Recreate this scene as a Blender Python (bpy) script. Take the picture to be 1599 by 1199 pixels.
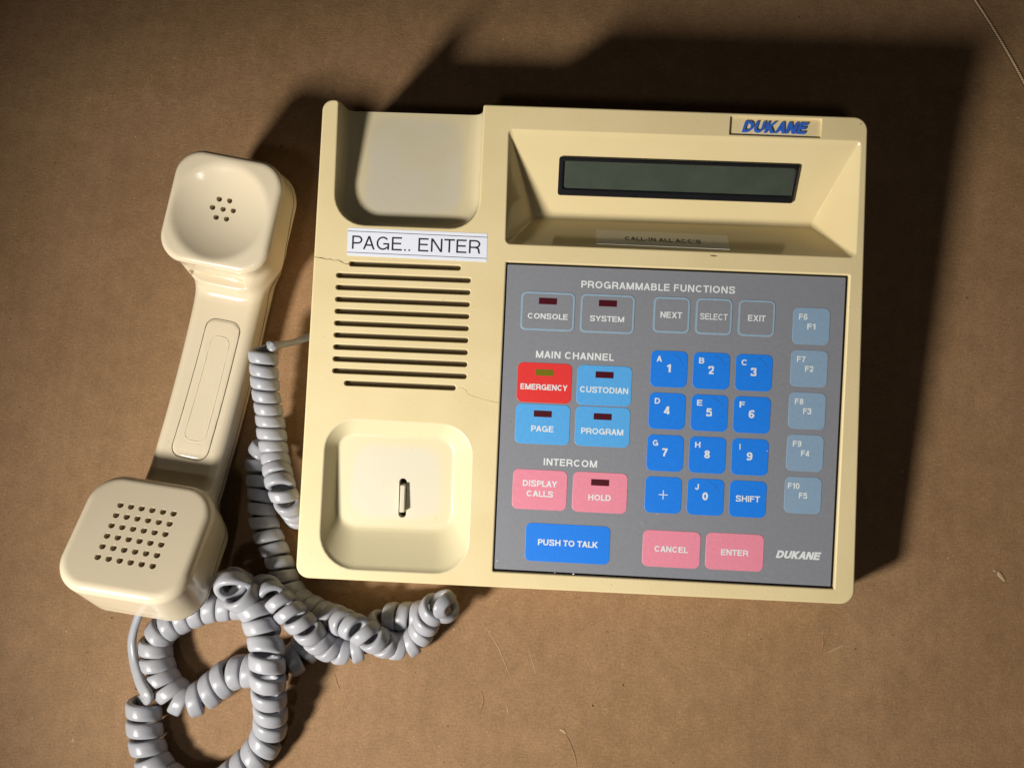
import bpy, bmesh, math, random
import numpy as np
from mathutils import Vector, Matrix
from mathutils.geometry import delaunay_2d_cdt

# ---------------------------------------------------------------- reset
for o in list(bpy.data.objects):
    bpy.data.objects.remove(o, do_unlink=True)
SC = bpy.context.scene
COL = SC.collection
S = 0.001                                   # everything below is in millimetres

# ---------------------------------------------------------------- camera
cam = bpy.data.cameras.new("camera")
cam.lens = 29.27
cam.sensor_width = 36.0
cam.clip_start = 0.01
cam.clip_end = 20.0
camo = bpy.data.objects.new("camera", cam)
COL.objects.link(camo)
AX = np.array([[0.99833329, 0.04414065, -0.03717847],
               [0.04866973, -0.9901416, 0.13134257],
               [-0.0310144, -0.13293313, -0.99063964]])
M = Matrix.Identity(4)
for r in range(3):
    M[r][0] = AX[r, 0]; M[r][1] = -AX[r, 1]; M[r][2] = -AX[r, 2]
M[0][3], M[1][3], M[2][3] = -56.695 * S, 42.859 * S, 413.398 * S
camo.matrix_world = M
SC.camera = camo

# ---------------------------------------------------------------- world and lamp
world = bpy.data.worlds.new("World")
SC.world = world
world.use_nodes = True
bg = world.node_tree.nodes["Background"]
bg.inputs[0].default_value = (1.0, 0.86, 0.66, 1)
bg.inputs[1].default_value = 0.012

lamp = bpy.data.lights.new("desk_lamp_light", 'SPOT')
lamp.energy = 32.5
lamp.color = (1.0, 0.95, 0.86)
lamp.shadow_soft_size = 0.052
lamp.spot_size = math.radians(90)
lamp.spot_blend = 1.0
lampo = bpy.data.objects.new("desk_lamp_light", lamp)
COL.objects.link(lampo)
LP = Vector((-480, -285, 435)) * S
LT = Vector((330, 300, 0)) * S
lampo.location = LP
lampo.rotation_euler = (LT - LP).to_track_quat('-Z', 'Y').to_euler()

ceil = bpy.data.lights.new("ceiling_lamp_light", 'AREA')
ceil.shape = 'DISK'
ceil.size = 0.10
ceil.energy = 0.7
ceil.color = (1.0, 0.97, 0.93)
ceilo = bpy.data.objects.new("ceiling_lamp_light", ceil)
COL.objects.link(ceilo)
CP = Vector((-165, -450, 1180)) * S
ceilo.location = CP
ceilo.rotation_euler = (Vector((-120, 60, 0)) * S - CP).to_track_quat('-Z', 'Y').to_euler()

SC.view_settings.view_transform = 'Standard'
SC.view_settings.look = 'None'
SC.view_settings.exposure = 0.0
SC.view_settings.gamma = 1.0
SC.view_settings.use_curve_mapping = False

# ---------------------------------------------------------------- materials
def new_mat(name):
    m = bpy.data.materials.new(name); m.use_nodes = True
    nt = m.node_tree
    return m, nt, nt.nodes["Principled BSDF"]

def node(nt, t, **kw):
    n = nt.nodes.new(t)
    for k, v in kw.items():
        setattr(n, k, v)
    return n

def coords(nt, scale=(1, 1, 1), rot=(0, 0, 0)):
    tc = node(nt, "ShaderNodeTexCoord"); mp = node(nt, "ShaderNodeMapping")
    mp.inputs["Scale"].default_value = scale
    mp.inputs["Rotation"].default_value = rot
    nt.links.new(tc.outputs["Object"], mp.inputs["Vector"])
    return mp.outputs["Vector"]

def noise(nt, vec, scale, detail=3, rough=0.5):
    n = node(nt, "ShaderNodeTexNoise")
    n.inputs["Scale"].default_value = scale
    n.inputs["Detail"].default_value = detail
    n.inputs["Roughness"].default_value = rough
    nt.links.new(vec, n.inputs["Vector"])
    return n.outputs["Fac"]

def ramp(nt, fac, stops):
    n = node(nt, "ShaderNodeValToRGB")
    cr = n.color_ramp
    while len(cr.elements) < len(stops):
        cr.elements.new(0.5)
    for e, (p, c) in zip(cr.elements, stops):
        e.position = p
        e.color = (*c, 1) if len(c) == 3 else c
    nt.links.new(fac, n.inputs["Fac"])
    return n.outputs["Color"]

def mix(nt, fac, a, b, mode='MIX'):
    n = node(nt, "ShaderNodeMix", data_type='RGBA', blend_type=mode)
    for sock, v in ((n.inputs[0], fac), (n.inputs[6], a), (n.inputs[7], b)):
        if isinstance(v, (int, float)):
            sock.default_value = v
        elif isinstance(v, tuple):
            sock.default_value = (*v, 1)
        else:
            nt.links.new(v, sock)
    return n.outputs[2]

def bump(nt, bsdf, height, strength, dist, prev=None):
    n = node(nt, "ShaderNodeBump")
    n.inputs["Strength"].default_value = strength
    n.inputs["Distance"].default_value = dist
    nt.links.new(height, n.inputs["Height"])
    if prev is not None:
        nt.links.new(prev, n.inputs["Normal"])
    nt.links.new(n.outputs["Normal"], bsdf.inputs["Normal"])
    return n.outputs["Normal"]

def plastic(name, c1, c2, rough, grain=0.0, mottle=45.0, speck=None, spec=0.5, patch=0.3):
    m, nt, b = new_mat(name)
    v = coords(nt)
    f = noise(nt, v, mottle, 4, 0.55)
    col = ramp(nt, f, [(0.5 - patch / 2, c1), (0.5 + patch / 2, c2)])
    if speck:
        s = noise(nt, v, 900, 2, 0.6)
        k = ramp(nt, s, [(0.70, (0, 0, 0)), (0.76, (1, 1, 1))])
        n2 = noise(nt, v, 30, 2)
        k2 = ramp(nt, n2, [(0.52, (0, 0, 0)), (0.66, (1, 1, 1))])
        kk = mix(nt, 1.0, k, k2, 'MULTIPLY')
        col = mix(nt, kk, col, speck)
    nt.links.new(col, b.inputs["Base Color"])
    r = noise(nt, v, 120, 4, 0.6)
    rr = node(nt, "ShaderNodeMapRange")
    rr.inputs["To Min"].default_value = rough - 0.06
    rr.inputs["To Max"].default_value = rough + 0.08
    nt.links.new(r, rr.inputs["Value"])
    nt.links.new(rr.outputs["Result"], b.inputs["Roughness"])
    b.inputs["Specular IOR Level"].default_value = spec
    if grain > 0:
        g = noise(nt, v, 1500, 2, 0.5)
        bump(nt, b, g, grain, 0.0004)
    return m

def flat(name, c, rough=0.5, spec=0.4, k=0.04):
    m, nt, b = new_mat(name)
    v = coords(nt)
    f = noise(nt, v, 700, 2)
    lo = tuple(x * (1 - k) for x in c); hi = tuple(min(1, x * (1 + k)) for x in c)
    nt.links.new(ramp(nt, f, [(0.3, lo), (0.7, hi)]), b.inputs["Base Color"])
    b.inputs["Roughness"].default_value = rough
    b.inputs["Specular IOR Level"].default_value = spec
    return m

M_BODY = plastic("yellowed_abs", (0.695, 0.57, 0.315), (0.74, 0.615, 0.36), 0.44, 0.17, 25, (0.35, 0.28, 0.17))
M_WELL = plastic("smooth_yellowed_abs", (0.70, 0.575, 0.32), (0.73, 0.605, 0.35), 0.13, 0.0, 25)
M_PALE = plastic("paler_abs", (0.65, 0.585, 0.415), (0.69, 0.625, 0.45), 0.34, 0.05, 22, (0.33, 0.28, 0.19))
def stained(name, c, h, edge, mid, spot):
    """plastic less yellowed where the handset used to cover it"""
    m, nt, b = new_mat(name)
    v = coords(nt)
    sx = node(nt, "ShaderNodeSeparateXYZ"); nt.links.new(v, sx.inputs[0])
    def ab(o, cc, hh):
        a = node(nt, "ShaderNodeMath", operation='SUBTRACT'); nt.links.new(o, a.inputs[0]); a.inputs[1].default_value = cc * S
        d = node(nt, "ShaderNodeMath", operation='DIVIDE'); nt.links.new(a.outputs[0], d.inputs[0]); d.inputs[1].default_value = hh * S
        p = node(nt, "ShaderNodeMath", operation='POWER'); 
        q = node(nt, "ShaderNodeMath", operation='ABSOLUTE'); nt.links.new(d.outputs[0], q.inputs[0])
        nt.links.new(q.outputs[0], p.inputs[0]); p.inputs[1].default_value = 5
        return p.outputs[0]
    su = node(nt, "ShaderNodeMath", operation='ADD')
    nt.links.new(ab(sx.outputs[0], c[0], h[0]), su.inputs[0]); nt.links.new(ab(sx.outputs[1], c[1], h[1]), su.inputs[1])
    nz = noise(nt, v, 60, 3); ad = node(nt, "ShaderNodeMath", operation='MULTIPLY_ADD')
    nt.links.new(nz, ad.inputs[0]); ad.inputs[1].default_value = 0.5; nt.links.new(su.outputs[0], ad.inputs[2])
    k = ramp(nt, ad.outputs[0], [(0.55, (0, 0, 0)), (1.0, (1, 1, 1))])
    n2 = noise(nt, v, 26, 2)
    kk = ramp(nt, n2, [(0.5, (0, 0, 0)), (0.75, (1, 1, 1))])
    cc = mix(nt, kk, mid, spot)
    n3 = noise(nt, v, 700, 2, 0.6)
    k3 = ramp(nt, n3, [(0.715, (0, 0, 0)), (0.76, (1, 1, 1))])
    col = mix(nt, k, cc, edge)
    col = mix(nt, mix(nt, 0.4, (0.0, 0.0, 0.0), k3), col, (0.25, 0.2, 0.13))
    nt.links.new(col, b.inputs["Base Color"])
    b.inputs["Roughness"].default_value = 0.34
    return m
M_STAIN = stained("stained_abs", (-81.5, 88), (26, 27), (0.64, 0.555, 0.36), (0.575, 0.53, 0.42), (0.57, 0.505, 0.34))
M_PALE = stained("paler_abs", (-83.0, -59), (24, 19), (0.68, 0.60, 0.39), (0.645, 0.60, 0.47), (0.66, 0.60, 0.44))
M_HAND = plastic("beige_gloss_abs", (0.685, 0.59, 0.43), (0.72, 0.622, 0.46), 0.15, 0.0, 18, (0.3, 0.25, 0.17))
M_CORD = plastic("grey_vinyl", (0.335, 0.342, 0.38), (0.39, 0.397, 0.435), 0.31, 0.0, 60, (0.13, 0.11, 0.10), 0.42)
M_PANEL = flat("panel_grey", (0.222, 0.230, 0.264), 0.40, 0.5)
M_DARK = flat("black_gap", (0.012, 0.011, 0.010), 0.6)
M_GRILLE = flat("dusty_cloth", (0.10, 0.08, 0.05), 0.9)
M_BLUE = flat("print_blue", (0.012, 0.200, 0.80), 0.42)
M_LIGHTBLUE = flat("print_light_blue", (0.085, 0.37, 0.78), 0.42)
M_SLATE = flat("print_slate_blue", (0.23, 0.345, 0.485), 0.42)
M_LINE = flat("print_line_blue", (0.26, 0.40, 0.53), 0.42)
M_RED = flat("print_red", (0.70, 0.035, 0.035), 0.42)
M_PINK = flat("print_pink", (0.74, 0.245, 0.34), 0.42)
M_WHITE = flat("print_white", (0.70, 0.74, 0.77), 0.45)
M_LEDRED = flat("window_red", (0.065, 0.006, 0.012), 0.3)
M_LEDGREEN = flat("window_olive", (0.16, 0.15, 0.01), 0.3)
M_PAPER = flat("label_paper", (0.76, 0.80, 0.92), 0.45, 0.4, 0.01)
M_PAPER2 = flat("label_film", (0.78, 0.77, 0.68), 0.12, 0.8, 0.01)
M_INK = flat("black_ink", (0.02, 0.02, 0.028), 0.45)
M_BADGE = flat("badge_blue", (0.035, 0.13, 0.55), 0.35)
M_BEZEL = flat("bezel_black", (0.010, 0.010, 0.012), 0.25, 0.5)
M_CRACK = flat("crack_brown", (0.12, 0.08, 0.04), 0.8)
M_SEAM = flat("seam_dark", (0.10, 0.075, 0.045), 0.7)

def lcd():
    m, nt, b = new_mat("lcd_glass")
    v = coords(nt)
    f = noise(nt, v, 60, 5, 0.65)
    nt.links.new(ramp(nt, f, [(0.3, (0.040, 0.052, 0.040)), (0.7, (0.060, 0.072, 0.055))]), b.inputs["Base Color"])
    b.inputs["Roughness"].default_value = 0.3
    return m
M_LCD = lcd()

def cardboard():
    m, nt, b = new_mat("kraft_cardboard")
    v = coords(nt)
    vf = coords(nt, (60, 420, 200), (0, 0, 0.12))
    big = noise(nt, v, 14, 5, 0.6)
    mid = noise(nt, v, 90, 4, 0.65)
    fib = noise(nt, vf, 4.0, 4, 0.7)
    fine = noise(nt, v, 900, 3, 0.65)
    vg = coords(nt, (700, 90, 200), (0, 0, 0.5))
    fib2 = noise(nt, vg, 4.0, 3, 0.7)
    c = ramp(nt, big, [(0.3, (0.275, 0.161, 0.079)), (0.7, (0.33, 0.198, 0.103))])
    c2 = ramp(nt, mid, [(0.32, (0.72, 0.71, 0.70)), (0.68, (1.18, 1.18, 1.18))])
    c = mix(nt, 0.38, c, c2, 'MULTIPLY')
    c3 = ramp(nt, fib, [(0.30, (0.76, 0.75, 0.74)), (0.70, (1.22, 1.22, 1.22))])
    c = mix(nt, 0.6, c, c3, 'MULTIPLY')
    c5 = ramp(nt, fib2, [(0.30, (0.80, 0.79, 0.78)), (0.70, (1.2, 1.2, 1.2))])
    c = mix(nt, 0.6, c, c5, 'MULTIPLY')
    c4 = ramp(nt, fine, [(0.3, (0.70, 0.70, 0.70)), (0.7, (1.25, 1.25, 1.25))])
    c = mix(nt, 0.55, c, c4, 'MULTIPLY')
    wv = node(nt, "ShaderNodeTexWave", wave_type='BANDS', bands_direction='X')
    wv.inputs["Scale"].default_value = 42.0
    wv.inputs["Distortion"].default_value = 6.0
    wv.inputs["Detail"].default_value = 2.0
    wv.inputs["Detail Scale"].default_value = 0.6
    nt.links.new(coords(nt, (1, 0.25, 1), (0, 0, 0.1)), wv.inputs["Vector"])
    cw = ramp(nt, wv.outputs["Fac"], [(0.2, (0.986, 0.985, 0.984)), (0.9, (1.014, 1.014, 1.014))])
    c = mix(nt, 1.0, c, cw, 'MULTIPLY')
    sp = noise(nt, v, 420, 2, 0.5)
    k = ramp(nt, sp, [(0.735, (0, 0, 0)), (0.765, (1, 1, 1))])
    c = mix(nt, k, c, (0.46, 0.33, 0.20))
    v2 = coords(nt, (1, 1, 1), (0.3, 0.9, 0.5))
    sp2 = noise(nt, v2, 430, 2, 0.5)
    k2 = ramp(nt, sp2, [(0.215, (1, 1, 1)), (0.24, (0, 0, 0))])
    c = mix(nt, k2, c, (0.05, 0.028, 0.015))
    nt.links.new(c, b.inputs["Base Color"])
    b.inputs["Roughness"].default_value = 0.72
    b.inputs["Specular IOR Level"].default_value = 0.25
    n1 = bump(nt, b, fib, 0.25, 0.0006)
    n2 = bump(nt, b, fine, 0.25, 0.0004, n1)
    bump(nt, b, big, 0.2, 0.004, n2)
    return m
M_CARD = cardboard()
M_TORN = flat("torn_paper", (0.42, 0.29, 0.17), 0.8)

# ---------------------------------------------------------------- helpers
def empty(name, loc):
    o = bpy.data.objects.new(name, None)
    o.empty_display_size = 0.02
    o.location = Vector(loc) * S
    COL.objects.link(o)
    return o

BASE = {}
def build(name, verts, faces, mat, parent=None, smooth=True, angle=35, flatfaces=()):
    """verts in millimetres, world coordinates"""
    org = parent_origin(parent)
    me = bpy.data.meshes.new(name)
    me.from_pydata([((x - org[0]) * S, (y - org[1]) * S, (z - org[2]) * S) for x, y, z in verts], [], faces)
    me.validate(); me.update()
    if smooth:
        me.polygons.foreach_set("use_smooth", [True] * len(me.polygons))
        for i in flatfaces:
            if i < len(me.polygons):
                me.polygons[i].use_smooth = False
        me.set_sharp_from_angle(angle=math.radians(angle))
    me.materials.append(mat)
    o = bpy.data.objects.new(name, me)
    COL.objects.link(o)
    if parent is not None:
        o.parent = parent
    return o

def parent_origin(p):
    x = np.zeros(3)
    while p is not None:
        x = x + np.array(p.location) / S
        p = p.parent
    return x

def rrect(x0, x1, y0, y1, r, n=6):
    """counter-clockwise rounded rectangle; r = number or four radii (bl, br, tr, tl)"""
    rs = r if isinstance(r, (tuple, list)) else (r,) * 4
    out = []
    for (cx, cy, a0), rr in zip(((x0, y0, 180), (x1, y0, 270), (x1, y1, 0), (x0, y1, 90)), rs):
        px = cx + rr if cx == x0 else cx - rr
        py = cy + rr if cy == y0 else cy - rr
        for k in range(n + 1):
            a = math.radians(a0 + 90 * k / n)
            out.append((px + rr * math.cos(a), py + rr * math.sin(a)))
    return out

def rpoly(corners, rads, n=6):
    """rounded polygon through corners (any winding)"""
    out = []; N = len(corners)
    for i in range(N):
        p = Vector(corners[i]); a = Vector(corners[i - 1]); b = Vector(corners[(i + 1) % N])
        r = rads[i] if isinstance(rads, (list, tuple)) else rads
        d1 = (a - p).normalized(); d2 = (b - p).normalized()
        ang = d1.angle(d2)
        if r <= 1e-4 or abs(ang - math.pi) < 1e-3:
            out += [tuple(p)] * (n + 1) if False else [tuple(p + (d1 if k < n / 2 else d2) * 1e-3) for k in range(n + 1)]
            continue
        t = r / math.tan(ang / 2)
        c = p + (d1 + d2).normalized() * (r / math.sin(ang / 2))
        s = p + d1 * t - c; e = p + d2 * t - c
        a0 = math.atan2(s.y, s.x); a1 = math.atan2(e.y, e.x)
        da = (a1 - a0 + math.pi) % (2 * math.pi) - math.pi
        for k in range(n + 1):
            aa = a0 + da * k / n
            out.append((c.x + r * math.cos(aa), c.y + r * math.sin(aa)))
    return out

def offset_loop(loop, d):
    """move a CCW loop outward by d"""
    P = np.array(loop, float); N = len(P)
    out = []
    for i in range(N):
        j = i - 1
        while np.linalg.norm(P[i] - P[j]) < 1e-6: j -= 1
        k = (i + 1) % N
        while np.linalg.norm(P[i] - P[k]) < 1e-6: k = (k + 1) % N
        e1 = P[i] - P[j]; e2 = P[k] - P[i]
        e1 /= np.linalg.norm(e1); e2 /= np.linalg.norm(e2)
        n1 = np.array([e1[1], -e1[0]]); n2 = np.array([e2[1], -e2[0]])
        m = n1 + n2
        m /= max(np.linalg.norm(m), 1e-6)
        c = max(0.35, float(m @ n1))
        out.append(tuple(P[i] + m * d / c))
    return out

class Mesh:
    def __init__(self):
        self.v = []; self.f = []; self.flat = set()
    def loop(self, pts):
        i = len(self.v); self.v += [tuple(p) for p in pts]
        return list(range(i, i + len(pts)))
    def bridge(self, a, b, closed=True):
        n = len(a)
        for k in range(n if closed else n - 1):
            l = (k + 1) % n
            self.f.append((a[k], a[l], b[l], b[k]))
    def loft(self, loops, closed=True, cap_last=False, cap_first=False):
        ids = [self.loop(l) for l in loops]
        for a, b in zip(ids, ids[1:]):
            self.bridge(a, b, closed)
        if cap_last:
            j = self.loop(loops[-1]); self.flat.add(len(self.f)); self.f.append(tuple(j))
        if cap_first:
            j = self.loop(loops[0]); self.flat.add(len(self.f)); self.f.append(tuple(reversed(j)))
        return ids
    def box(self, p0, p1, tf=lambda p: p):
        (x0, y0, z0), (x1, y1, z1) = p0, p1
        c = [(x0, y0, z0), (x1, y0, z0), (x1, y1, z0), (x0, y1, z0), (x0, y0, z1), (x1, y0, z1), (x1, y1, z1), (x0, y1, z1)]
        for q in ((0, 3, 2, 1), (4, 5, 6, 7), (0, 1, 5, 4), (1, 2, 6, 5), (2, 3, 7, 6), (3, 0, 4, 7)):
            j = self.loop([tf(c[k]) for k in q]); self.flat.add(len(self.f)); self.f.append(tuple(j))
    def build(self, name, mat, parent=None, angle=35):
        return build(name, self.v, self.f, mat, parent, True, angle, self.flat)

def inside(pt, poly):
    x, y = pt; c = False; n = len(poly); j = n - 1
    for i in range(n):
        xi, yi = poly[i]; xj, yj = poly[j]
        if (yi > y) != (yj > y) and x < (xj - xi) * (y - yi) / (yj - yi) + xi:
            c = not c
        j = i
    return c

def fill(outline, holes):
    """triangulate an outline with holes, returns 2-D verts and triangles"""
    V = []; E = []
    for lp in [outline] + holes:
        i = len(V); clean = []
        for p in lp:
            if not clean or (abs(p[0] - clean[-1][0]) + abs(p[1] - clean[-1][1])) > 1e-4:
                clean.append(p)
        V += [Vector(p) for p in clean]
        n = len(clean)
        E += [(i + k, i + (k + 1) % n) for k in range(n)]
    vo, eo, fo, *_ = delaunay_2d_cdt(V, E, [], 0, 1e-6)
    tris = []
    for f in fo:
        c = sum((vo[k] for k in f), Vector((0, 0))) / len(f)
        if inside(c, outline) and not any(inside(c, h) for h in holes):
            a, b, d = (vo[k] for k in f)
            tris.append(tuple(f) if (b - a).cross(d - a) > 0 else tuple(reversed(f)))
    return [tuple(v) for v in vo], tris

def tube(mb, pts, r, n=8, closed=False, squash=1.0):
    P = [Vector(p) for p in pts]; N = len(P)
    rs = r if isinstance(r, (list, tuple)) else [r] * N
    loops = []
    up = Vector((0, 0, 1))
    for i in range(N):
        t = (P[(i + 1) % N] - P[i - 1]) if closed or 0 < i < N - 1 else (P[min(i + 1, N - 1)] - P[max(i - 1, 0)])
        t.normalize()
        a = t.cross(up)
        if a.length < 1e-3: a = t.cross(Vector((1, 0, 0)))
        a.normalize(); b = a.cross(t)
        loops.append([tuple(P[i] + (a * math.cos(q) + b * math.sin(q) * squash) * rs[i]) for q in [2 * math.pi * k / n for k in range(n)]])
    ids = [mb.loop(l) for l in loops]
    for i in range(N - 1 if not closed else N):
        mb.bridge(ids[i], ids[(i + 1) % N])
    if not closed:
        mb.f.append(tuple(reversed(ids[0]))); mb.f.append(tuple(ids[-1]))

def tag(o, label=None, cat=None, group=None, kind=None):
    if label: o["label"] = label
    if cat: o["category"] = cat
    if group: o["group"] = group
    if kind: o["kind"] = kind
    return o

# the console's sloping face: face coordinates (x right, y rearward, h out of the face) -> world mm
YF = -103.55
TILT = math.radians(8.398)
HF = 24.0
ct, st = math.cos(TILT), math.sin(TILT)
def fw(x, y, h=0.0):
    return (x, (y - YF) * ct - h * st, (y - YF) * st + h * ct + HF)
def fl(loop, h):
    return [fw(x, y, h) for x, y in loop]

# ================================================================= the surface: kraft cardboard
def ground_z(x, y):
    """sheet height, with an added slope behind the console that darkens its rear"""
    t = max(0.0, y - 222.0)
    return -0.0014 * t * t if t < 108 else -0.0014 * 108 * 108 - 0.3024 * (t - 108)  # drop is invented: turns the rear cardboard away from the lamp

def make_ground():
    xs = np.linspace(-900, 800, 120); ys = np.concatenate([np.linspace(-700, 200, 50), np.linspace(208, 440, 60), np.linspace(460, 900, 30)])
    m = Mesh()
    grid = []
    for y in ys:
        row = []
        for x in xs:
            row.append(len(m.v)); m.v.append((x, y, ground_z(x, y)))
        grid.append(row)
    for j in range(len(ys) - 1):
        for i in range(len(xs) - 1):
            m.f.append((grid[j][i], grid[j][i + 1], grid[j + 1][i + 1], grid[j + 1][i]))
    # thickness: an edge skirt and an underside
    skirt = [grid[0][i] for i in range(len(xs))] + [grid[j][-1] for j in range(1, len(ys))] + \
            [grid[-1][i] for i in range(len(xs) - 2, -1, -1)] + [grid[j][0] for j in range(len(ys) - 2, 0, -1)]
    low = m.loop([(m.v[k][0], m.v[k][1], m.v[k][2] - 4.0) for k in skirt])
    for k in range(len(skirt)):
        l = (k + 1) % len(skirt)
        m.f.append((skirt[k], low[k], low[l], skirt[l]))
    o = m.build("cardboard_surface", M_CARD)
    tag(o, "brown kraft cardboard sheet lying under the console, handset and cord", None, None, "structure")
    # perforated cut line across the far right corner
    random.seed(4)
    c = Mesh()
    a = Vector((170.5, 311.6)); b = Vector((187.3, 264.1)); d = (b - a)
    a2 = a - d * 0.6; b2 = b + d * 2.0
    dd = (b2 - a2).normalized(); L = (b2 - a2).length; nn = Vector((-dd.y, dd.x))
    s = 0.0
    while s < L:
        p = a2 + dd * s
        q = p + dd * 1.25 + nn * 0.95
        g = ground_z(p.x, p.y)
        pa = [(p.x - nn.x * 0.45, p.y - nn.y * 0.45, g), (p.x + dd.x * 0.6, p.y + dd.y * 0.6, g + 0.3), (q.x, q.y, g + 0.05)]
        tube(c, pa, [0.15, 0.48, 0.2], 6)
        s += 1.35
    tag(c.build("perforated_cut", M_TORN, o), "row of small torn stitches cut through the cardboard")
    g = Mesh()
    pa = [(a2.x + dd.x * t - nn.x * 1.1, a2.y + dd.y * t - nn.y * 1.1, ground_z(0, a2.y + dd.y * t - nn.y * 1.1) + 0.02) for t in np.linspace(0, L, 30)]
    tube(g, pa, 0.3, 6, False, 0.3)
    g.build("crease", M_CRACK, o)
    return o
GROUND = make_ground()

def scuffs():
    random.seed(11)
    def ridge(pts, r, mat=M_CARD, sq=0.45):
        m = Mesh(); n = len(pts)
        rs = [max(0.05, r * math.sin(math.pi * (i + 0.6) / (n + 0.2))) for i in range(n)]
        tube(m, pts, rs, 8, False, sq)
        m.build("scuff", mat, GROUND)
    SC_ = SCUFFS
    for pts, r, mt in SC_:
        ridge([(x, y, 0.05 + ground_z(x, y)) for x, y in pts], r, mt)
SCUFFS = [
    # crescent, long creases, torn flecks (mm on the table)
    ([(-79.5, -51.0), (-78.4, -55.0), (-79.4, -59.5), (-82.6, -63.0)], 0.45, M_CARD),
    ([(-39.5, -67.0), (-37.0, -71.0), (-34.0, -77.5), (-32.5, -84.0)], 0.42, M_CARD),
    ([(-41.5, -66.0), (-39.8, -66.6), (-38.6, -67.8)], 0.8, M_TORN),
    ([(-151.0, -46.5), (-149.5, -50.5), (-147.9, -54.0)], 0.4, M_CARD),
    ([(-154.0, -57.0), (-157.0, -62.0), (-160.5, -68.0)], 0.45, M_CARD),
    ([(-79.0, -21.0), (-72.0, -31.0), (-65.5, -45.0)], 0.22, M_TORN),
    ([(-58.0, -30.0), (-54.0, -41.0)], 0.2, M_TORN),
    ([(81.8, -16.2), (81.9, -20.0), (81.0, -24.0)], 0.4, M_CARD),
    ([(84.0, -24.0), (88.0, -22.0), (91.5, -20.2)], 0.4, M_TORN),
    ([(164.4, 17.6), (165.2, 16.4), (167.4, 13.6)], 1.1, M_TORN),
    ([(162.2, 18.4), (163.4, 17.9)], 0.7, M_TORN),
    ([(-129.7, 264.5), (-127.2, 267.5)], 0.22, M_TORN),
    ([(-67.0, -57.0), (-66.5, -60.0)], 0.35, M_TORN),
]
scuffs()

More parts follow.
